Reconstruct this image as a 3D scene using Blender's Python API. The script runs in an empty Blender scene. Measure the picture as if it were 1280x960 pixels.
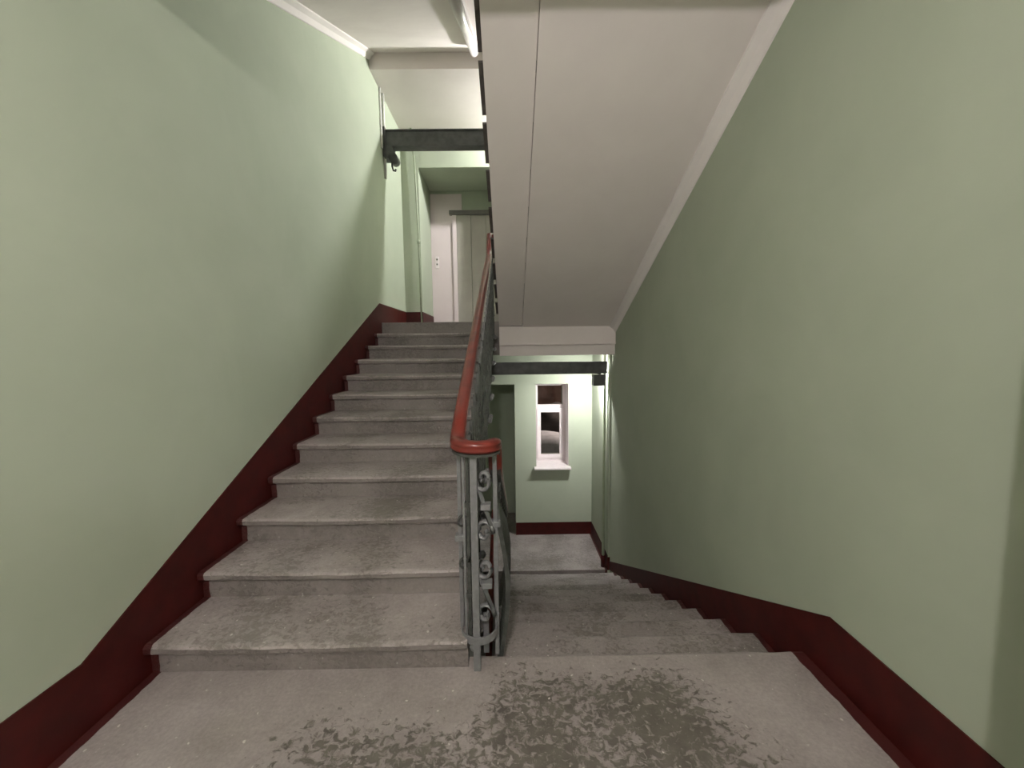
import bpy, bmesh, math, random
from mathutils import Vector, Matrix, noise

random.seed(4)
S = bpy.context.scene
COL = S.collection

# ---------------------------------------------------------------- camera
F_PX, PITCH, ROLL, YAW, CAM_H = 480.0, 0.08695, -0.01204, 0.006615, 1.5204
cp, sp, cy, sy = math.cos(PITCH), math.sin(PITCH), math.cos(YAW), math.sin(YAW)
fw = Vector((sy * cp, cy * cp, -sp)); rt = Vector((cy, -sy, 0)); up = rt.cross(fw)
r2 = rt * math.cos(ROLL) + up * math.sin(ROLL); u2 = up * math.cos(ROLL) - rt * math.sin(ROLL)
cam_d = bpy.data.cameras.new('camera'); cam = bpy.data.objects.new('camera', cam_d); COL.objects.link(cam)
cam_d.sensor_width = 36; cam_d.lens = F_PX / 1280 * 36; cam_d.clip_start = .02
cam.matrix_world = Matrix(((r2.x, u2.x, -fw.x, 0), (r2.y, u2.y, -fw.y, 0), (r2.z, u2.z, -fw.z, CAM_H), (0, 0, 0, 1)))
S.camera = cam

# ---------------------------------------------------------------- world, exposure (night outside)
wd = bpy.data.worlds.new('night'); S.world = wd; wd.use_nodes = True
wd.node_tree.nodes['Background'].inputs[0].default_value = (.5, .55, .7, 1)
wd.node_tree.nodes['Background'].inputs[1].default_value = .006
S.view_settings.view_transform = 'Standard'; S.view_settings.look = 'None'
S.view_settings.exposure = 0.16; S.view_settings.gamma = 1; S.view_settings.use_curve_mapping = False

# power of each lamp of the stairwell (the lamp objects are built further down)
P_LANDING = 168      # globe under the half-landing ceiling, above the photographer
P_UPPER = 300        # bulb behind the steel beam of the lift landing
P_LOWER = 36        # floodlight under the beam end of the lower landing, turned to the window wall
WARM = (1.0, .915, .915); WHITE = (1.0, .975, .965)

# ---------------------------------------------------------------- helpers
def srgb(r, g, b):
    f = lambda c: (c / 255 / 12.92) if c <= 10 else ((c / 255 + .055) / 1.055) ** 2.4
    return (f(r), f(g), f(b), 1)

def tag(o, label=None, cat=None, group=None, kind=None):
    if label: o['label'] = label
    if cat: o['category'] = cat
    if group: o['group'] = group
    if kind: o['kind'] = kind
    return o

def link(name, me, mat=None, parent=None, smooth=False):
    o = bpy.data.objects.new(name, me); COL.objects.link(o)
    if mat and not me.materials: me.materials.append(mat)
    if parent: o.parent = parent
    if smooth:
        for p in me.polygons: p.use_smooth = True
    return o

def empty(name, loc=(0, 0, 0)):
    o = bpy.data.objects.new(name, None); COL.objects.link(o); o.location = loc; return o

def mesh(name, vs, fs):
    me = bpy.data.meshes.new(name); me.from_pydata([tuple(v) for v in vs], [], fs); me.update()
    bm = bmesh.new(); bm.from_mesh(me); bmesh.ops.recalc_face_normals(bm, faces=bm.faces); bm.to_mesh(me); bm.free()
    return me

def box_me(name, x0, x1, y0, y1, z0, z1, bev=0.0):
    bm = bmesh.new()
    v = [bm.verts.new((x, y, z)) for z in (z0, z1) for y in (y0, y1) for x in (x0, x1)]
    for f in ((0, 2, 3, 1), (4, 5, 7, 6), (0, 1, 5, 4), (2, 6, 7, 3), (0, 4, 6, 2), (1, 3, 7, 5)):
        bm.faces.new([v[i] for i in f])
    if bev: bmesh.ops.bevel(bm, geom=bm.edges[:], offset=bev, segments=2, affect='EDGES', profile=.6)
    bmesh.ops.recalc_face_normals(bm, faces=bm.faces)
    me = bpy.data.meshes.new(name); bm.to_mesh(me); bm.free(); return me

def box(name, x0, x1, y0, y1, z0, z1, mat, parent=None, bev=0.0):
    return link(name, box_me(name, x0, x1, y0, y1, z0, z1, bev), mat, parent)

def prism(name, pts, axis, a0, a1, mat, parent=None):
    """polygon extruded along an axis; pts are the other two coordinates in order"""
    n = len(pts); vs = []
    for a in (a0, a1):
        for (p, q) in pts:
            vs.append({'x': (a, p, q), 'y': (p, a, q), 'z': (p, q, a)}[axis])
    fs = [tuple(range(n))[::-1], tuple(range(n, 2 * n))] + [(i, (i + 1) % n, n + (i + 1) % n, n + i) for i in range(n)]
    return link(name, mesh(name, vs, fs), mat, parent)

def sweep_me(name, path, prof, closed=False):
    """sweep a (side, up) profile along a path, up kept near world Z"""
    path = [Vector(p) for p in path]; n = len(path); m = len(prof); vs = []
    for i, p in enumerate(path):
        a = path[(i - 1) % n] if (i or closed) else p
        b = path[(i + 1) % n] if (i < n - 1 or closed) else p
        t = (b - a).normalized()
        ref = Vector((0, 0, 1)) if abs(t.z) < .97 else Vector((0, 1, 0))
        s = t.cross(ref).normalized(); u = s.cross(t)
        for (q, w) in prof: vs.append(p + s * q + u * w)
    fs = []
    for i in range(n if closed else n - 1):
        j = (i + 1) % n
        for k in range(m): fs.append((i * m + k, i * m + (k + 1) % m, j * m + (k + 1) % m, j * m + k))
    if not closed: fs += [tuple(range(m)), tuple(range((n - 1) * m, n * m))]
    return mesh(name, vs, fs)

def circ(r, n=8): return [(r * math.cos(2 * math.pi * i / n), r * math.sin(2 * math.pi * i / n)) for i in range(n)]
def rect(w, h): return [(-w / 2, -h / 2), (w / 2, -h / 2), (w / 2, h / 2), (-w / 2, h / 2)]
def tube(name, path, r, mat, parent=None, n=8):
    return link(name, sweep_me(name, path, circ(r, n)), mat, parent, True)

# ---------------------------------------------------------------- materials
def new_mat(name):
    m = bpy.data.materials.new(name); m.use_nodes = True
    nt = m.node_tree; return m, nt, nt.nodes['Principled BSDF']

def N(nt, t, **kw):
    n = nt.nodes.new(t)
    for k, v in kw.items():
        if k in n.inputs: n.inputs[k].default_value = v
        else: setattr(n, k, v)
    return n

def ramp(nt, fac, stops):
    r = nt.nodes.new('ShaderNodeValToRGB'); e = r.color_ramp.elements
    while len(e) < len(stops): e.new(.5)
    for i, (p, c) in enumerate(stops): e[i].position = p; e[i].color = c if len(c) == 4 else (*c, 1)
    nt.links.new(fac, r.inputs[0]); return r.outputs[0]

def pos(nt): return nt.nodes.new('ShaderNodeNewGeometry').outputs['Position']

def noise_n(nt, vec, scale, detail=3, rough=.5, dist=0):
    n = N(nt, 'ShaderNodeTexNoise', Scale=scale, Detail=detail, Roughness=rough, Distortion=dist)
    nt.links.new(vec, n.inputs['Vector']); return n.outputs['Fac']

def mix(nt, fac, a, b, mode='MIX'):
    m = nt.nodes.new('ShaderNodeMix'); m.data_type = 'RGBA'; m.blend_type = mode
    for i, v in ((0, fac), (6, a), (7, b)):
        if hasattr(v, 'links'): nt.links.new(v, m.inputs[i])
        else: m.inputs[i].default_value = v
    return m.outputs[2]

def math_n(nt, op, a, b=0.0, c=0.0, clamp=False):
    m = nt.nodes.new('ShaderNodeMath'); m.operation = op; m.use_clamp = clamp
    for i, v in enumerate((a, b, c)):
        if hasattr(v, 'links'): nt.links.new(v, m.inputs[i])
        else: m.inputs[i].default_value = v
    return m.outputs[0]

def bump(nt, b, h, strength, dist):
    n = N(nt, 'ShaderNodeBump', Strength=strength, Distance=dist)
    nt.links.new(h, n.inputs['Height']); nt.links.new(n.outputs[0], b.inputs['Normal'])

def plaster(name, c1, c2, rough=.55, bs=.25):
    m, nt, b = new_mat(name); p = pos(nt)
    f = noise_n(nt, p, 1.3, 4, .6, .4); f2 = noise_n(nt, p, 14, 3)
    nt.links.new(ramp(nt, f, [(.3, c1), (.7, c2)]), b.inputs['Base Color'])
    b.inputs['Roughness'].default_value = rough
    h = math_n(nt, 'ADD', noise_n(nt, p, 3.2, 3), math_n(nt, 'MULTIPLY', f2, .12))
    b.inputs['Specular IOR Level'].default_value = .25
    bump(nt, b, h, bs, .03); return m

def plain(name, c, rough=.5, metal=0, var=.12, scale=25):
    m, nt, b = new_mat(name); f = noise_n(nt, pos(nt), scale, 4)
    d = tuple(x * (1 - var) for x in c[:3]) + (1,); l = tuple(min(1, x * (1 + var)) for x in c[:3]) + (1,)
    nt.links.new(ramp(nt, f, [(.35, d), (.65, l)]), b.inputs['Base Color'])
    b.inputs['Roughness'].default_value = rough; b.inputs['Metallic'].default_value = metal
    bump(nt, b, f, .15, .004); return m

RED = (.048, .0052, .0042)
def concrete(name, tone=1.0, worn=.5, red_left=None, red_right=None, landing=False):
    m, nt, b = new_mat(name); p = pos(nt)
    base = ramp(nt, noise_n(nt, p, 3.0, 5, .62, .3), [(.3, tuple(tone * x for x in (.207, .181, .175))), (.7, tuple(tone * x for x in (.338, .303, .296)))])
    grain = noise_n(nt, p, 60, 4, .7)
    base = mix(nt, .22, base, ramp(nt, grain, [(.3, (.10, .09, .08)), (.7, (.5, .46, .43))]))
    # chipped, dirt-filled pits
    st = N(nt, 'ShaderNodeMapping'); nt.links.new(p, st.inputs['Vector']); st.inputs['Scale'].default_value = (1, 1.25, 1.2)
    sv = st.outputs[0]
    chips = noise_n(nt, sv, 30, 4, .6, .8)
    area = noise_n(nt, p, 2.2, 2, .5, .2)
    k_mask, k_film = worn, .25
    if landing:
        sx = N(nt, 'ShaderNodeSeparateXYZ'); nt.links.new(p, sx.inputs[0])
        # trodden part of the landing: the walking line between the two flights
        wx = math_n(nt, 'MULTIPLY', math_n(nt, 'SUBTRACT', 1.30, math_n(nt, 'ABSOLUTE', math_n(nt, 'SUBTRACT', sx.outputs[0], -.02))), 1.7, clamp=True)
        edge = math_n(nt, 'MULTIPLY_ADD', math_n(nt, 'MULTIPLY_ADD', sx.outputs[0], 6.0, 1.2, clamp=True), .24, 1.64)
        wy = math_n(nt, 'MULTIPLY', math_n(nt, 'SUBTRACT', edge, sx.outputs[1]), 3.6, clamp=True)
        area = math_n(nt, 'MULTIPLY_ADD', math_n(nt, 'MULTIPLY', wx, wy), .435, math_n(nt, 'MULTIPLY_ADD', area, .5, -.10))
        right = math_n(nt, 'MULTIPLY_ADD', sx.outputs[0], 4.0, .6, clamp=True)
        area = math_n(nt, 'MULTIPLY_ADD', math_n(nt, 'MULTIPLY', right, math_n(nt, 'MULTIPLY', wx, wy)), .05, area)
    thr = math_n(nt, 'MULTIPLY_ADD', area, .80, .02)
    mask = math_n(nt, 'MULTIPLY', math_n(nt, 'SUBTRACT', math_n(nt, 'ADD', chips, thr), .92), 8.0, clamp=True)
    dark = ramp(nt, noise_n(nt, p, 13, 3), [(.3, (.058, .051, .041)), (.7, (.130, .117, .098))])
    colr = mix(nt, math_n(nt, 'MULTIPLY', mask, k_mask), base, dark)
    # green-grey grime film
    film = math_n(nt, 'MULTIPLY', math_n(nt, 'SUBTRACT', area, .46), 2.4, clamp=True)
    colr = mix(nt, math_n(nt, 'MULTIPLY', film, .40), colr, (.105, .100, .074, 1))
    # pale paint and plaster specks
    sp_ = noise_n(nt, p, 42, 1, .4)
    colr = mix(nt, math_n(nt, 'MULTIPLY', math_n(nt, 'SUBTRACT', sp_, .735), 16, clamp=True), colr, (.55, .52, .48, 1))
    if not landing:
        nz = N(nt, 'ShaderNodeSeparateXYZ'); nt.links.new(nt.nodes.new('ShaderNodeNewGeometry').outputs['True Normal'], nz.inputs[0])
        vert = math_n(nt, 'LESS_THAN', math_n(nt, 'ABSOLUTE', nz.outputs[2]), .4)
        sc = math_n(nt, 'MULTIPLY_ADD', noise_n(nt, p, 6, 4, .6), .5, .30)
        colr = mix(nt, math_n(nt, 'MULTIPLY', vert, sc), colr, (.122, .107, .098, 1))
    s2 = N(nt, 'ShaderNodeSeparateXYZ'); nt.links.new(p, s2.inputs[0])
    wob = math_n(nt, 'MULTIPLY_ADD', noise_n(nt, p, 16, 2), .016, -.008)
    xx = math_n(nt, 'ADD', s2.outputs[0], wob)
    if red_left is not None:
        colr = mix(nt, math_n(nt, 'LESS_THAN', xx, red_left), colr, (*RED, 1))
    if red_right is not None:
        colr = mix(nt, math_n(nt, 'GREATER_THAN', xx, red_right), colr, (*RED, 1))
    nt.links.new(colr, b.inputs['Base Color'])
    b.inputs['Roughness'].default_value = .62
    h = math_n(nt, 'ADD', math_n(nt, 'MULTIPLY', mask, -.8), math_n(nt, 'MULTIPLY', grain, .35))
    bump(nt, b, h, .55, .006); return m

GREEN = plaster('green_wall_paint', (.384, .430, .334, 1), (.428, .474, .374, 1), .78, .15)
CEIL = plaster('whitewash', (.78, .715, .695, 1), (.84, .775, .755, 1), .8, .18)
CORN = plaster('cornice_whitewash', (.79, .74, .725, 1), (.85, .80, .785, 1), .8, .25)
PORTAL = plaster('pale_pink_panel_paint', (.66, .58, .58, 1), (.70, .62, .62, 1), .45, .05)
REDP = plain('oxide_red_paint', (*RED, 1), .5, 0, .18, 9)
REDP.node_tree.nodes['Principled BSDF'].inputs['Specular IOR Level'].default_value = .25
RAILP = plain('red_brown_rail_varnish', (.150, .022, .015, 1), .3, 0, .2, 12)
IRON = plain('grey_iron_paint', (.185, .187, .192, 1), .42, .15, .10, 40)
IRON_SHADED = plain('shaded_iron_paint', (.060, .064, .058, 1), .45, .15, .3, 30)  # the grey iron paint again, with the shade on the flights' ironwork in its colour
STEEL = plain('dark_grey_beam_paint', (.068, .070, .068, 1), .5, .1, .2, 12)
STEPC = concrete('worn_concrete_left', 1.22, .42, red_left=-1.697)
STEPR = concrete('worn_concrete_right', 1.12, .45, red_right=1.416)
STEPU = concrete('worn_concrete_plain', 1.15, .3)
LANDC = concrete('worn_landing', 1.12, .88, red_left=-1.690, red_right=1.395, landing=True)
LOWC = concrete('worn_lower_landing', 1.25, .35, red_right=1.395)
STEPEND = plain('dark_step_end', (.085, .074, .068, 1), .6, 0, .2, 20)  # darker colour on the well-side ends of the overhead steps
PVC = plain('white_window_plastic', (.80, .74, .74, 1), .35, 0, .03, 10)
LIFTD = plain('beige_grey_lift_paint', (.36, .345, .30, 1), .4, .2, .05, 4)
LIFTH = plain('lift_header_paint', (.13, .125, .11, 1), .4, .3, .1, 10)
CABLE = plain('grey_white_conduit', (.66, .66, .62, 1), .5, 0, .08, 20)
PIPEG = plain('green_painted_pipe', (.36, .42, .29, 1), .4, 0, .06, 12)
PIPED = plain('dark_green_pipe', (.27, .31, .225, 1), .45, 0, .1, 12)
OPAL = plain('opal_plastic', (.86, .82, .81, 1), .25, 0, .02, 8)
SNOW = plain('night_snow', (.62, .60, .62, 1), .8, 0, .12, 6)
BUSH = plain('dark_wall_outside', (.060, .050, .046, 1), .9, 0, .3, 3)

def emit(name, c, s):
    m, nt, b = new_mat(name)
    b.inputs['Base Color'].default_value = (.8, .8, .8, 1)
    b.inputs['Emission Color'].default_value = (*c, 1); b.inputs['Emission Strength'].default_value = s
    return m

def glass_mat():
    m = bpy.data.materials.new('window_glass'); m.use_nodes = True; nt = m.node_tree
    nt.nodes.remove(nt.nodes['Principled BSDF']); out = nt.nodes['Material Output']
    t = N(nt, 'ShaderNodeBsdfTransparent'); t.inputs[0].default_value = (.92, .92, .92, 1)
    g = N(nt, 'ShaderNodeBsdfGlossy', Roughness=.02); fr = N(nt, 'ShaderNodeFresnel', IOR=1.5)
    mx = N(nt, 'ShaderNodeMixShader')
    nt.links.new(fr.outputs[0], mx.inputs[0]); nt.links.new(t.outputs[0], mx.inputs[1]); nt.links.new(g.outputs[0], mx.inputs[2])
    nt.links.new(mx.outputs[0], out.inputs[0]); return m
GLASS = glass_mat()

# ---------------------------------------------------------------- dimensions
R_ = .16                       # riser
XL, XR = -1.74, 1.46           # stairwell side walls
T1, Y1 = .3287, 1.6962         # flight up: going, first nosing
T0, Y0 = .3333, 1.8034         # flight down: going, landing nosing
ZU, ZL = 12 * R_, -11 * R_     # lift landing and lower landing floors
YF, YB = 6.60, 7.55            # far wall, back of the lift recess
X1, X0 = -.215, -.10            # well-side ends of the flights
ZT, ZB = 6.2, -3.9
YK = -1.60                     # wall behind the photographer

def struct(o): o['kind'] = 'structure'; return o

SHADE_BLOCK = .160
# ---------------------------------------------------------------- walls
struct(box('wall_left', XL - .25, XL, YK, YB + .2, ZB, ZT, GREEN))
# unseen block added beside the photographer, shaped to throw the dark edge of shade
struct(box('wall_right', XR, 2.0, YK, 5.46, ZB, ZT, GREEN))
struct(box('wall_shade_block', XR - SHADE_BLOCK, XR, .62, .86, 0, 3.205, GREEN))
struct(box('wall_landing_right', 1.43, 2.0, 5.46, YB + .2, ZB, ZT, GREEN))
struct(box('wall_back', XL - .25, 2.0, YK - .25, YK, ZB, ZT, GREEN))

WX0, WX1, WZ0, WZ1 = .452, 1.022, -.53, .938
def far_wall():
    xs = [XL, -1.455, .085, WX0, WX1, 1.43]; zs = [ZB, ZL - .05, WZ0, WZ1, ZU - .05, 4.53, ZT]
    def hole(i, k):
        if i == 1 and k in (1, 2): return True
        if i == 1 and k == 4: return True
        if i == 3 and k == 2: return True
        return False
    bm = bmesh.new()
    for i in range(5):
        for k in range(6):
            if hole(i, k): continue
            v = [bm.verts.new((x, y, z)) for z in (zs[k], zs[k + 1]) for y in (YF, YB) for x in (xs[i], xs[i + 1])]
            for f in ((0, 2, 3, 1), (4, 5, 7, 6), (0, 1, 5, 4), (2, 6, 7, 3), (0, 4, 6, 2), (1, 3, 7, 5)): bm.faces.new([v[q] for q in f])
    bmesh.ops.remove_doubles(bm, verts=bm.verts, dist=1e-5)
    seen = {}
    for f in bm.faces: seen.setdefault(tuple(sorted(v.index for v in f.verts)), []).append(f)
    bm.verts.index_update(); seen = {}
    for f in bm.faces: seen.setdefault(tuple(sorted(v.index for v in f.verts)), []).append(f)
    bmesh.ops.delete(bm, geom=[f for l in seen.values() if len(l) > 1 for f in l], context='FACES_ONLY')
    bmesh.ops.recalc_face_normals(bm, faces=bm.faces)
    me = bpy.data.meshes.new('wall_far'); bm.to_mesh(me); bm.free(); return me
struct(link('wall_far', far_wall(), GREEN))
struct(box('wall_recess', -1.50, .13, YB + .003, YB + .2, 1.45, 4.7, GREEN))
struct(box('wall_recess_lower', -1.50, .13, YB, YB + .2, ZL, 1.3, GREEN))

# ---------------------------------------------------------------- floors and ceilings
def landing_floor():
    # rounded, slightly worn nose along the edge above the flight down
    prof = [(YK, 0), (Y0 - .02, 0), (Y0 - .006, -.004), (Y0, -.014), (Y0 - .002, -.045), (Y0 - .03, -.055), (Y0 - .03, -.40), (YK, -.40)]
    n = 44; vs = []; m = len(prof)
    xa, xb = XL, XR
    for i in range(n + 1):
        x = xa + (xb - xa) * i / n
        for j, (y, z) in enumerate(prof):
            w = 0
            if j in (2, 3, 4): w = .007 * noise.noise(Vector((x * 7, 3.1, j * .2)))
            vs.append((x, y + w, z + (w * .4 if j in (2, 3) else 0)))
    fs = [(i * m + k, i * m + (k + 1) % m, (i + 1) * m + (k + 1) % m, (i + 1) * m + k) for i in range(n) for k in range(m)]
    fs += [tuple(range(m)), tuple(range(n * m, (n + 1) * m))]
    return mesh('floor', vs, fs)
struct(link('floor', landing_floor(), LANDC))
struct(box('floor_lower_landing', XL, 1.43, Y0 + 11 * T0, YB, ZL - .40, ZL, LOWC, bev=.006))
struct(box('floor_lift_landing', XL, 1.43, Y1 + 11 * T1, YB, 1.46, ZU, STEPU, bev=.006))
struct(box('ceiling', XL, XR, YK, 1.63, 3.205, 3.68, CEIL))
struct(box('ceiling_lift_landing', XL, 1.43, 5.25, YB, 5.12, 5.60, CEIL))
struct(box('floor_below', XL, XR, YK, 1.70, -3.84, -3.68, STEPU))
struct(box('ceiling_top', XL - .25, 2.0, YK, YB + .2, ZT, ZT + .1, CEIL))

# two-tier plaster beam across the head of the flight down
struct(box('trim_1', X0 - .03, XR, 5.275, 5.335, 1.60, 1.845, CEIL))
struct(box('trim_2', X0 - .03, XR, 5.305, 5.335, 1.448, 1.60, CEIL))

struct(box('trim_5', X0 - .03, XR, 5.262, 5.305, 1.592, 1.606, CEIL))
# ---------------------------------------------------------------- flights of steps
def step_mesh(name, x0, x1, going, n=36, seed=0.0, base=R_):
    """one stone step; nose of the tread at local y=0, top at local z=0, climbing towards +y"""
    o = .036
    prof = [(o, -base), (o, -.066), (o - .006, -.056), (.006, -.046), (.0, -.036), (0, -.014), (.006, -.004), (.020, 0),
            (going * .5, 0), (going + o, 0), (going + o, -.012)]
    m = len(prof); vs = []
    for i in range(n + 1):
        x = x0 + (x1 - x0) * i / n; e = (x - x0) / (x1 - x0)
        wear = -.010 * max(0, math.sin(math.pi * e)) ** 1.5
        for j, (y, z) in enumerate(prof):
            w = 0; q = 0
            if j in (4, 5, 6): w = .008 * noise.noise(Vector((x * 9, seed, j * .15))) ; q = wear * .9
            if j == 7: q = wear * .8
            if j == 8: q = wear * .35
            if j in (2, 3): w = .006 * noise.noise(Vector((x * 7, seed + 5, 0)))
            vs.append((x, y + w, z + q))
    fs = [(i * m + k, i * m + (k + 1) % m, (i + 1) * m + (k + 1) % m, (i + 1) * m + k) for i in range(n) for k in range(m)]
    fs += [tuple(range(m)), tuple(range(n * m, (n + 1) * m))]
    return mesh(name, vs, fs)

def flight(label, x0, x1, nos, going, climb, mat, soffit, soffit_mat, sx0=None, end_mat=None, group=None, base=R_):
    """nos: list of (y, z) nosings; climb=+1 if the flight rises towards +y"""
    t = empty('stair_flight', ((x0 + x1) / 2, nos[0][0], nos[0][1] - R_))
    tag(t, label, 'stairs', group)
    org = t.location
    if x0 == XL: x0 = XL + .004
    if x1 == XR: x1 = XR - .004
    for i, (y, z) in enumerate(nos):
        me = step_mesh('step', x0, x1, going, seed=y * 3.7 + z, base=base)
        for v in me.vertices:
            v.co = Vector((v.co.x, y + climb * v.co.y, z + v.co.z)) - org
        if climb < 0: me.flip_normals()
        o = link('step', me, mat, t)
        if end_mat:
            me.materials.append(end_mat)
            for p in me.polygons:
                if p.center.x + org.x < x0 + .03: p.material_index = 1
    # sloping slab under the steps
    (ya, za), (yb, zb) = soffit
    a = sx0 if sx0 is not None else x0
    th = .075
    pts = [(ya, za), (yb, zb), (yb, zb + th), (ya, za + th)]
    o = prism('soffit_slab', pts, 'x', a, x1, soffit_mat, t)
    o.location = -org
    return t

nosL = [(Y1 + i * T1, (i + 1) * R_) for i in range(11)]
sl = R_ / T1
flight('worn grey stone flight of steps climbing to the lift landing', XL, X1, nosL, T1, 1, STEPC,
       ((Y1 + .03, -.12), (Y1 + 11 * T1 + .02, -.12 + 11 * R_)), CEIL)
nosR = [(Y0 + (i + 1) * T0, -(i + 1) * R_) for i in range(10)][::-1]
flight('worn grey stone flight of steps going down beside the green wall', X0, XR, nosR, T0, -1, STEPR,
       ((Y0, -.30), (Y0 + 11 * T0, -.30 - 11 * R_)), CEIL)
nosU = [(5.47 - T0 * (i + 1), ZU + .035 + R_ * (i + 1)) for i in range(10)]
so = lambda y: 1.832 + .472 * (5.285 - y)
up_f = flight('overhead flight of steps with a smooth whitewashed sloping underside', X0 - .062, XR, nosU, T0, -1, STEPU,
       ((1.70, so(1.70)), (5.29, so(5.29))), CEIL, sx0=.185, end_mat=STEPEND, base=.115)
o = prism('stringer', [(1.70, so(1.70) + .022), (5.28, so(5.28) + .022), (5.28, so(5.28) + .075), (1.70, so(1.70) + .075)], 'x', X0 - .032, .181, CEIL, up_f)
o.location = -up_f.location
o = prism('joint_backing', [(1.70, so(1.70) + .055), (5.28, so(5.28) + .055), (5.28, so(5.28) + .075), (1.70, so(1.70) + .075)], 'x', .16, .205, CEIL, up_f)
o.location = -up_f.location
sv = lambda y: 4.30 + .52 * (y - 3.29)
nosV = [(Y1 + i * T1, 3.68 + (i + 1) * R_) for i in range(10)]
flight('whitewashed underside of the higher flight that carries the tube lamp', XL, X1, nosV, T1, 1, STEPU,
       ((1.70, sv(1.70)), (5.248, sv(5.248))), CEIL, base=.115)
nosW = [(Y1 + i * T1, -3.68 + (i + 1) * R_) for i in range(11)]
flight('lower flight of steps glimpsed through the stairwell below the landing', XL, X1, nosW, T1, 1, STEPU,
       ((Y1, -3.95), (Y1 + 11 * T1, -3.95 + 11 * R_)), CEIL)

# cornices where the sloping undersides meet the walls
def cornice(name, ya, za, yb, zb, x, sgn, w=.085, h=.085):
    prof = [(0, .01), (-sgn * w, .01), (-sgn * w * .95, -.012), (-sgn * w * .45, -h * .45), (-sgn * .012, -h * .95), (0, -h)]
    vs = [(x + p, y, z + q) for (y, z) in ((ya, za), (yb, zb)) for (p, q) in prof]; m = len(prof)
    fs = [tuple(range(m)), tuple(range(m, 2 * m))] + [(k, (k + 1) % m, m + (k + 1) % m, m + k) for k in range(m)]
    return struct(link(name, mesh(name, vs, fs), CORN))
cornice('trim_3', 1.72, so(1.72), 5.285, so(5.285), XR, 1)
cornice('trim_4', 1.72, sv(1.72), 5.26, sv(5.26), XL, -1)

# ---------------------------------------------------------------- painted skirtings
def skirting(name, top, bottom, x, d):
    pts = top + bottom[::-1]
    return struct(prism(name, pts, 'x', x, x + d, REDP))
sk = .007
skirting('baseboard_left', [(YK, .283), (1.455, .283), (5.26, 2.175), (YF, 2.19)],
         [(YK, 0), (Y1 + .035, 0), (Y1 + 11 * T1, ZU - R_ - .02), (Y1 + 11 * T1 + .05, ZU), (YF, ZU)], XL, sk)
skirting('baseboard_right', [(.86, .262), (1.655, .283), (5.46, -1.625)],
         [(.86, 0), (Y0 - .03, 0), (Y0 + .03, -R_ * 1.2), (5.46, ZL)], XR - sk, sk)
struct(box('baseboard_landing_right', 1.43 - sk, 1.43, 5.46, YF, ZL, -1.535, REDP))
struct(box('baseboard_landing_corner', 1.43 - sk, XR, 5.46 - sk, 5.46, ZL, -1.56, REDP))
struct(box('baseboard_far', .085, 1.43, YF - sk, YF, ZL, -1.535, REDP))
struct(box('baseboard_far_upper', XL, -1.455, YF - sk, YF, ZU, 2.19, REDP))
struct(box('baseboard_recess', -1.455, -1.455 + sk, YF - sk, YB, ZU, 2.19, REDP))

# ---------------------------------------------------------------- window over the lower landing
def window():
    w = empty('window_1', ((WX0 + WX1) / 2, 6.97, WZ0)); w['kind'] = 'structure'
    L = -w.location
    def bx(n, *a, mat=PVC, par=w, bev=.004):
        o = box(n, *a, mat, par, bev)
        o.location = L if par is w else (0, 0, 0); return o
    def frame(n, x0, x1, z0, z1, t, ya, yb, par=w):
        bm = bmesh.new()
        o_ = [(x0, z0), (x1, z0), (x1, z1), (x0, z1)]; i_ = [(x0 + t, z0 + t), (x1 - t, z0 + t), (x1 - t, z1 - t), (x0 + t, z1 - t)]
        vs = [(x, y, z) for y in (ya, yb) for (x, z) in o_ + i_]
        fs = []
        for k in range(4):
            j = (k + 1) % 4
            fs += [(k, j, 4 + j, 4 + k), (8 + k, 12 + k, 12 + j, 8 + j), (k, 8 + k, 8 + j, j), (4 + k, 4 + j, 12 + j, 12 + k)]
        bm.free()
        o = link(n, mesh(n, vs, fs), PVC, par); o.location = L if par is w else (0, 0, 0); return o
    zt = .46
    frame('window_frame', WX0, WX1, -.515, WZ1, .058, 6.95, 7.02)
    bx('transom', WX0 + .05, WX1 - .05, 6.945, 7.02, zt, zt + .07)
    s = frame('sash', WX0 + .045, WX1 - .045, -.455, zt, .068, 6.925, 6.99)
    h_ = bx('handle', WX1 - .10, WX1 - .08, 6.895, 6.925, -.03, .09, par=s)
    p = bx('pane', WX0 + .11, WX1 - .11, 6.955, 6.963, -.39, zt - .065, mat=GLASS, par=s, bev=0)
    bx('pane', WX0 + .055, WX1 - .055, 6.98, 6.988, zt + .065, WZ1 - .055, mat=GLASS, bev=0)
    bx('window_sill', WX0 - .035, WX1 + .03, 6.475, YF, -.545, -.515)
    bx('sill_board', WX0, WX1, YF, 6.96, -.53, -.515, bev=0)
    bx('reveal', WX1 - .006, WX1, YF + .004, 6.95, -.52, WZ1, bev=0)
    bx('reveal', WX0, WX0 + .006, YF + .004, 6.95, -.52, WZ1, bev=0)
window()

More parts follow.
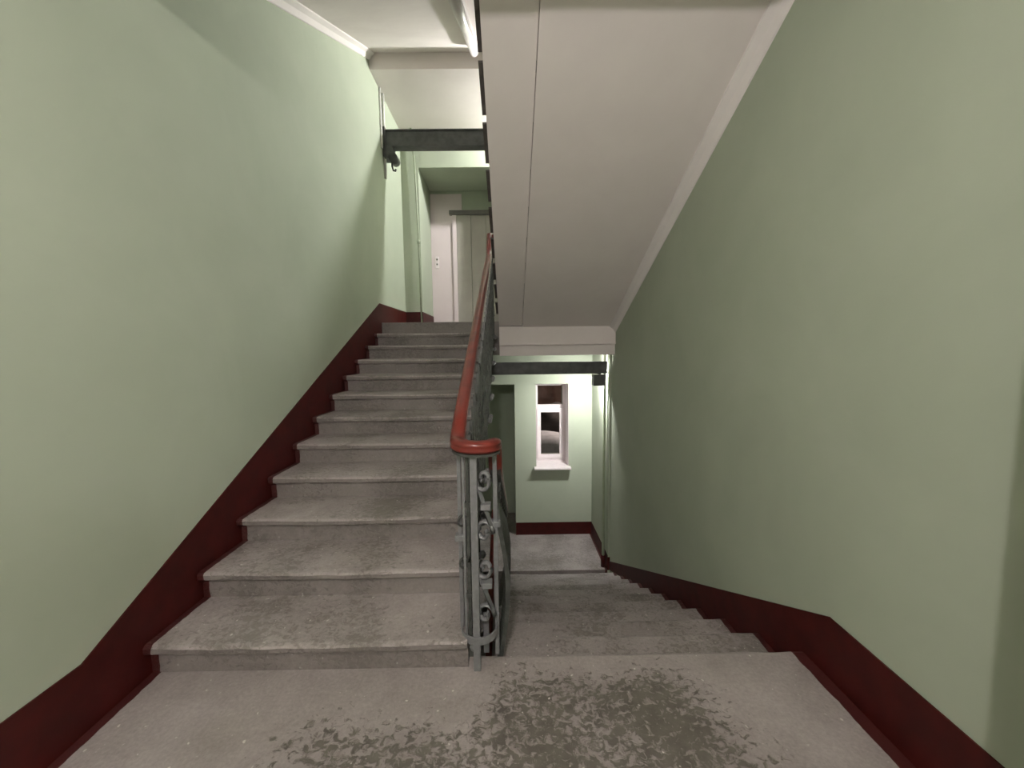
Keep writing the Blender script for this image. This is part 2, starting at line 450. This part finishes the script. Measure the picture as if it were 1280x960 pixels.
# what the night shows beyond the glass
def blob(name, c, r, mat, label, cat, seed):
    bm = bmesh.new(); bmesh.ops.create_icosphere(bm, subdivisions=3, radius=1)
    for v in bm.verts:
        k = 1 + .16 * noise.noise(v.co * 1.7 + Vector((seed, 0, 0)))
        v.co = Vector((v.co.x * r[0] * k, v.co.y * r[1] * k, max(-.15, v.co.z * k) * r[2]))
    me = bpy.data.meshes.new(name); bm.to_mesh(me); bm.free()
    o = link(name, me, mat, None, True); o.location = c; return tag(o, label, cat)
g = box('yard_ground', -6, 10, 9.0, 22, -3.2, -3.0, SNOW); tag(g, 'snow covered yard ground outside the stair window', 'ground')
blob('snow_heap', (1.02, 11.6, -1.56), (1.1, .8, .62), SNOW, 'low white snow heap seen through the lower window pane', 'snow heap', 2)
blob('snow_covered_bush', (1.62, 13.4, -1.3), (.9, .8, .95), BUSH, 'dark rounded bush behind the snow heap outside the window', 'bush', 7)
box_o = box('plinth', -.6, 3.2, 10.6, 14.4, -3.0, -1.66, BUSH); tag(box_o, 'dark low wall that carries the snow heap outside', 'wall')
b_o = box('neighbour_house', -5, 9, 21, 23, -3.0, 9, plain('brown_brick_far', (.11, .062, .046, 1), .9, 0, .3, 2)); tag(b_o, 'dark brown house facade across the yard outside the window', 'building')

# ---------------------------------------------------------------- lift in the recess
def lift():
    t = empty('lift_entrance', (-.8, YB - .002, ZU)); tag(t, 'beige grey lift doors with dark header in a pale panel', 'lift')
    L = -t.location
    def bx(n, *a, mat, par=t, bev=.003):
        o = box(n, *a, mat, par, bev); o.location = L if par is t else (0, 0, 0); return o
    bx('portal_panel', -1.455, -.86, YB - .03, YB, ZU, 4.47, mat=PORTAL)
    bx('jamb', -1.04, -.965, YB - .07, YB - .03, ZU, 4.10, mat=PORTAL)
    bx('header', -1.09, .02, YB - .12, YB - .03, 4.07, 4.145, mat=LIFTH)
    for k, x in enumerate((-.963, -.683, -.403, -.123)):
        bx('door_leaf', x, x + .273, YB - .062 + .008 * (k % 2), YB - .03, ZU + .01, 4.07, mat=LIFTD)
    bx('sill_plate', -1.0, .02, YB - .10, YB - .03, ZU, ZU + .01, mat=LIFTH)
    c = bx('call_panel', -1.385, -1.315, YB - .042, YB - .03, 3.10, 3.32, mat=PVC)
    for z in (3.16, 3.25): bx('button', -1.365, -1.335, YB - .048, YB - .042, z, z + .03, mat=LIFTH, par=c, bev=0)
lift()

# ---------------------------------------------------------------- steel beams under the landings
def ibeam(label, x0, x1, y0, y1, z0, z1):
    t = empty('steel_beam', ((x0 + x1) / 2, (y0 + y1) / 2, z0)); tag(t, label, 'beam'); L = -t.location; f = .018; yc = (y0 + y1) / 2
    for n, a in (('flange', (x0, x1, y0, y1, z1 - f, z1)), ('flange', (x0, x1, y0, y1, z0, z0 + f)), ('web', (x0, x1, y0 + .018, yc + .02, z0 + f, z1 - f))):
        o = box(n, *a, STEEL, t); o.location = L
    return t
BT0, BT1 = 4.415, 4.640
bu = ibeam('dark grey steel beam spanning above the lift landing', -1.70, 1.43, 5.70, 5.85, BT0, BT1)
bl = ibeam('dark grey steel beam spanning in front of the white window', XL, 1.39, 5.41, 5.54, 1.180, 1.352)
# clamp with hook hanging at the end of the upper beam
def clamp():
    t = empty('beam_clamp', (-1.68, 5.74, 4.0)); tag(t, 'black iron clamp and pulley hook at the end of the beam by left wall', 'clamp'); L = -t.location
    def bx(n, *a): o = box(n, *a, STEEL, t, .004); o.location = L
    bx('wall_plate', -1.735, -1.70, 5.66, 5.86, 4.26, 4.66)
    bx('jaw', -1.72, -1.60, 5.67, 5.82, 4.24, 4.40)
    o = tube('roller', [(-1.60, 5.66, 4.25), (-1.60, 5.83, 4.25)], .062, STEEL, t, 12); o.location = L
    o = tube('hook', [(-1.63, 5.72, 4.25), (-1.625, 5.72, 4.14), (-1.61, 5.72, 4.09), (-1.585, 5.72, 4.085), (-1.575, 5.72, 4.11)], .014, STEEL, t); o.location = L
clamp()
def floodlight():
    t = empty('floodlight', (1.29, 5.50, 1.0)); tag(t, 'small square dark grey floodlight under the beam end beside the pipe', 'lamp'); L = -t.location
    o = box('housing', 1.198, 1.360, 5.42, 5.575, 1.005, 1.165, STEEL, t, .006); o.location = L
    o = box('back_plate', 1.213, 1.345, 5.412, 5.42, 1.02, 1.15, plain('box_cover_grey', (.085, .088, .085, 1), .4), t, .003); o.location = L
    o = box('bracket', 1.27, 1.305, 5.45, 5.54, 1.165, 1.18, STEEL, t); o.location = L
    w_, h2 = .125, .12
    o = box('lens', -w_ / 2, w_ / 2, 0, .010, -h2 / 2, h2 / 2, emit('floodlight_glow', WHITE, P_LOWER / (math.pi * w_ * h2)), t)
    o.location = Vector((1.279, 5.607, 1.085)) + L; o.rotation_euler.x = -1.0
floodlight()

# conduits and pipes
t = tube('conduit', [(-1.728, 5.60, 4.34), (-1.728, 5.60, 5.12)], .017, CABLE); tag(t, 'thin pale conduit on left wall above the black clamp, outer one', 'conduit')
t = tube('conduit', [(-1.722, 5.71, 3.98), (-1.722, 5.72, 5.12)], .018, CABLE); tag(t, 'pale conduit running behind the black clamp down past it', 'conduit')
t = tube('riser_pipe', [(-1.545, YF - .05, 5.12), (-1.50, YF - .05, 4.55), (-1.475, YF - .05, 3.35), (-1.465, YF - .05, ZU + .0)], .014, PIPED); tag(t, 'thin dark pipe running down left of the lift recess', 'pipe')
j = tube('pipe_coupling', [(-1.476, YF - .05, 3.30), (-1.475, YF - .05, 3.36)], .022, PIPED, t)
t = tube('riser_pipe', [(1.385, 5.56, ZL), (1.385, 5.56, 1.46)], .021, PIPEG); tag(t, 'green painted vertical pipe in the corner beside the right wall', 'pipe')
j = tube('pipe_sleeve', [(1.385, 5.56, ZL), (1.385, 5.56, -1.58)], .034, REDP, t)

# ---------------------------------------------------------------- railing
HL, HR = -.250, -.075; UC = (HL + HR) / 2; UR = (HR - HL) / 2
YU = 1.785                    # centre of the turn on the half landing
ZH = 1.088
s1 = R_ / T1; s0 = R_ / T0
zl = lambda y: ZH + (y - YU) * s1 + .03                 # rail over the flight up
zr = lambda y: ZH - (y - YU) * s0 - .12                 # rail over the flight down
zu = lambda y: ZU + (5.47 - y) * s0 + .16 + .92         # rail over the flight overhead
zd = lambda y: zl(y) - 3.68
path = []
for y in (2.0, 3.0, 4.0, 4.8, 5.15): path.append((HR, y, zu(y)))
for a in range(0, 181, 20):
    q = math.radians(a); path.append((UC + UR * math.cos(q), 5.36 + UR * math.sin(q) * .9, zu(5.15) - .07 + (.0)))
for y in (5.22, 5.0, 4.5, 4.0, 3.5, 3.0, 2.6, 2.3, 2.1, 1.98, 1.90): path.append((HL, y, zl(y)))
path.append((HL, 1.84, ZH + .035))
for a in range(180, 361, 15):
    q = math.radians(a); path.append((UC + UR * math.cos(q), YU + UR * math.sin(q), ZH + .006 - .014 * (a - 180) / 180))
path += [(HR, 1.815, ZH - .02), (HR, 1.85, ZH - .075), (HR, 1.875, ZH - .14)]
for y in (1.95, 2.05, 2.3, 2.8, 3.4, 4.0, 4.6, 5.1, 5.3): path.append((HR, y, zr(y)))
for a in range(0, 181, 20):
    q = math.radians(a); path.append((UC + UR * math.cos(q), 5.40 + UR * math.sin(q), zr(5.4) - .04))
for y in (5.25, 4.8, 4.2, 3.6, 3.0, 2.4, 2.0): path.append((HL, y, zd(y)))
RAIL = empty('stair_railing', (UC, YU, 0)); tag(RAIL, 'wrought iron stair railing with a red brown handrail turning round the well', 'railing')
RL = -RAIL.location
hp = [(-.020, -.026), (.020, -.026), (.031, -.020), (.034, -.010), (.029, -.003), (.034, .006), (.033, .018), (.024, .027), (.010, .031), (-.010, .031), (-.024, .027), (-.033, .018), (-.034, .006), (-.029, -.003), (-.034, -.010), (-.031, -.020)]
def smooth_path(P, it=1):
    P = [Vector(p) for p in P]
    for _ in range(it):
        Q = [P[0]]
        for a, b in zip(P, P[1:]): Q += [a.lerp(b, .25), a.lerp(b, .75)]
        P = Q + [P[-1]]
    return P
o = link('handrail', sweep_me('handrail', smooth_path(path, 2), hp), RAILP, RAIL, True); o.location = RL
def shift(P, dz): return [(p[0], p[1], p[2] + dz) for p in P]
o = link('top_bar', sweep_me('top_bar', smooth_path(shift(path, -.034), 1), rect(.052, .012)), IRON_SHADED, RAIL); o.location = RL
# bottom flat bars parallel to each flight
for P, m_ in (([(HL, 5.2, zl(5.2) - .80), (HL, 1.95, zl(1.95) - .80)], IRON_SHADED),
          ([(HR, 1.95, zr(1.95) - .74), (HR, 5.3, zr(5.3) - .74)], IRON_SHADED),
          ([(HR, 5.15, zu(5.15) - .86), (HR, 2.0, zu(2.0) - .86)], IRON_SHADED)):
    o = link('bottom_bar', sweep_me('bottom_bar', P, rect(.034, .014)), m_, RAIL); o.location = RL
# U-shaped strap round the turn
P = [(HL, 1.97, .235), (HL, 1.86, .185)] + [(UC + UR * math.cos(math.radians(a)), YU + UR * math.sin(math.radians(a)) * 1.02, .158) for a in range(180, 361, 15)] + [(HR, 1.88, .148)]
o = link('foot_strap', sweep_me('foot_strap', smooth_path(P, 1), rect(.008, .036)), IRON, RAIL); o.location = RL

def bar_me(h, w=.015, belly=0.0):
    bm = bmesh.new()
    zs_ = [0, h] if not belly else [h * k / 8 for k in range(9)]
    rings = []
    for z in zs_:
        q = belly * math.sin(math.pi * min(1, (z / h) / .9)) ** 1.5 if belly and z / h < .9 else 0
        rings.append([bm.verts.new((x + q, y, z)) for (x, y) in ((-w / 2, -w / 2), (w / 2, -w / 2), (w / 2, w / 2), (-w / 2, w / 2))])
    for r0, r1 in zip(rings, rings[1:]):
        for k in range(4): bm.faces.new((r0[k], r0[(k + 1) % 4], r1[(k + 1) % 4], r1[k]))
    bm.faces.new(rings[0][::-1]); bm.faces.new(rings[-1])
    if not belly:
        for (a, z0, z1) in ((w * .95, h * .30, h * .30 + .022), (w * .95, h * .74, h * .74 + .022)):
            v = [bm.verts.new((x, y, z)) for z in (z0, z1) for y in (-a, a) for x in (-a, a)]
            for f in ((0, 2, 3, 1), (4, 5, 7, 6), (0, 1, 5, 4), (2, 6, 7, 3), (0, 4, 6, 2), (1, 3, 7, 5)): bm.faces.new([v[i] for i in f])
    me = bpy.data.meshes.new('baluster'); bm.to_mesh(me); bm.free(); return me
def scroll_path(h, w):
    """S scroll standing upright: two volutes joined by a stem (in the y-z plane)"""
    P = []
    for i in range(20):                      # lower volute, unwinding upward
        a = -math.pi * 2.3 * (1 - i / 19) ; r = .012 + (w / 2 - .012) * i / 19
        P.append((0, r * math.cos(a + math.pi), h * .22 + r * math.sin(a + math.pi) * 1.25))
    top = [(0, -y, h - z) for (x, y, z) in P][::-1]
    return P + top
SC = sweep_me('scroll', scroll_path(.56, .125), circ(.008, 6)); SC.materials.append(IRON_SHADED)
SCG = sweep_me('scroll', scroll_path(.56, .125), circ(.0125, 7)); SCG.materials.clear(); SCG.materials.append(IRON)
def ring_me(R, r):
    P = [(0, R * math.cos(2 * math.pi * i / 14), R * math.sin(2 * math.pi * i / 14)) for i in range(14)]
    return sweep_me('ring', P, circ(r, 6), closed=True)
RG = ring_me(.036, .008); RG.materials.append(IRON_SHADED)
def put(name, me, loc, rz=0):
    o = bpy.data.objects.new(name, me); COL.objects.link(o); o.parent = RAIL; o.location = Vector(loc) + RL; o.rotation_euler.z = rz
    for p in me.polygons: p.use_smooth = name in ('scroll', 'ring')
    return o
bars = {}
def bar(h, belly=0.0):
    k = (round(h, 3), belly)
    if k not in bars: bars[k] = bar_me(k[0], .015 if not belly else .021, belly); bars[k].materials.append(IRON_SHADED)
    return bars[k]
bm = bmesh.new(); bmesh.ops.create_uvsphere(bm, u_segments=8, v_segments=6, radius=.026)
ROS = bpy.data.meshes.new('rosette'); bm.to_mesh(ROS); bm.free(); ROS.materials.append(IRON)
def run(x, nos, climb, zf, going, foot=0.0, belly=0.0, fr=(.05, .38, .71)):
    """foot: the bars are fixed to the side of the steps, this far below the tread"""
    for i, (y, z) in enumerate(nos):
        for f in fr:
            yy = y + climb * (.03 + going * f)
            put('baluster', bar(zf(yy) - .038 - (z - foot), belly), (x, yy, z - foot))
            if foot: put('rosette', ROS, (x + .018, yy, z - foot * .55))
        ya = y + climb * (.03 + going * .215)
        if not belly: put('scroll', SC, (x, ya, zf(ya) - .72))
        yb = y + climb * (.03 + going * .545)
        put('ring', RG, (x + belly * .3, yb, zf(yb) - .10)); put('ring', RG, (x + belly, yb, zf(yb) - .50))
run(X1 + .013, nosL[:11], 1, zl, T1, foot=.11)
run(HR, nosR, -1, zr, T0, belly=.055, fr=(.02, .22, .42, .62, .82))
run(HR - .04, nosU[:9], -1, zu, T0)

# turn on the half landing: posts and scrolls round the bend
def post(x, y, z0, z1, w, mat=IRON, name='post', bev=.003):
    o = box(name, x - w / 2, x + w / 2, y - w / 2, y + w / 2, z0, z1, mat, RAIL, bev); o.location = RL; return o
post(UC - .008, YU - UR + .022, 0, ZH - .035, .033)
post(HR - .002, YU + .032, 0, ZH - .06, .021)
post(UC + .030, YU + .045, 0, .20, .028)
post(HL + .002, YU + .015, .155, ZH - .03, .019)
post(UC - .058, YU - .045, .150, ZH - .03, .012)
for (x, y, z) in ((HL + .016, YU - .006, .71), (HL + .020, YU - .006, .50)):
    o = put('ring', RG, (x, y, z), math.pi / 2 + .5); o.scale = (1, .62, .72)
for k, (x, y, z, rz, s) in enumerate(((UC + .036, YU - .045, .57, 1.25, .82), (UC + .034, YU - .04, .17, 1.35, .74))):
    o = put('scroll', SCG, (x, y, z), rz); o.scale = (1.25, .72, s)
CLM = box_me('collar', -.024, .024, -.024, .024, -.014, .014, .004); CLM.materials.append(IRON)
for (x, y, z) in ((UC + .045, YU - .05, .80), (UC + .045, YU - .05, .42), (HL + .002, YU + .015, .62), (HR - .002, YU + .032, .68)):
    put('collar', CLM, (x, y, z))

# ---------------------------------------------------------------- lamps and added yard light
def light(name, kind, loc, power, colr, **kw):
    d = bpy.data.lights.new(name, kind); d.energy = power; d.color = colr
    for k, v in kw.items(): setattr(d, k, v)
    o = bpy.data.objects.new(name, d); COL.objects.link(o); o.location = loc; return o

def tube_lamp():
    x = -.375; ya, yb = 2.55, 4.90
    za, zb = sv(ya), sv(yb); d = Vector((0, yb - ya, zb - za)).normalized(); n = Vector((0, d.z, -d.y))
    A = Vector((x, ya, za)); B = Vector((x, yb, zb))
    t = empty('tube_lamp', A); tag(t, 'long white batten lamp with opal cover fixed under the higher flight', 'lamp')
    o = link('housing', sweep_me('housing', [A + n * .030, B + n * .030], rect(.105, .050)), PVC, t); o.location = -A
    pr = [(.044 * math.cos(q), .046 * math.sin(q)) for q in [math.pi * k / 10 for k in range(11)]]
    up_ = (n * -1)
    o = link('opal_cover', sweep_me('opal_cover', [A + n * .058 + d * .02, B + n * .058 - d * .02], [(p, -q) for p, q in pr]), OPAL, t, True); o.location = -A
    for p in (A + d * .008, B - d * .008):
        o = link('end_cap', sweep_me('end_cap', [p + n * .058 - d * .012, p + n * .058 + d * .012], [(p_ * 1.06, -q * 1.06) for p_, q in pr]), PVC, t); o.location = -A
tube_lamp()

def globe_lamp(name, label, loc, r, power, colr, ceil_z):
    t = empty(name, (loc[0], loc[1], ceil_z)); tag(t, label, 'lamp'); L = -t.location
    o = tube('ceiling_mount', [(loc[0], loc[1], ceil_z), (loc[0], loc[1], ceil_z - .03)], .05, PVC, t, 14); o.location = L
    o = tube('neck', [(loc[0], loc[1], ceil_z - .03), (loc[0], loc[1], loc[2] + r * .8)], .018, PVC, t, 10); o.location = L
    bm = bmesh.new(); bmesh.ops.create_uvsphere(bm, u_segments=20, v_segments=12, radius=r)
    me = bpy.data.meshes.new('bulb'); bm.to_mesh(me); bm.free()
    o = link('bulb', me, emit(name + '_glow', colr, power / (4 * math.pi * r * r * math.pi)), t, True); o.location = Vector(loc) + L
globe_lamp('ceiling_lamp', 'round white ceiling lamp under the landing over the photographer', (-.15, -1.12, 2.735), .06, P_LANDING, WARM, 3.20)
globe_lamp('ceiling_lamp', 'bare bulb on the lift landing ceiling behind the steel beam', (.78, 5.96, 4.98), .045, P_UPPER, WHITE, 5.12)
light('yard_fill', 'POINT', (4.0, 13.0, 2.0), 900, (1, .85, .75), shadow_soft_size=.2)  # added light without a lamp, brightens the yard beyond the glass
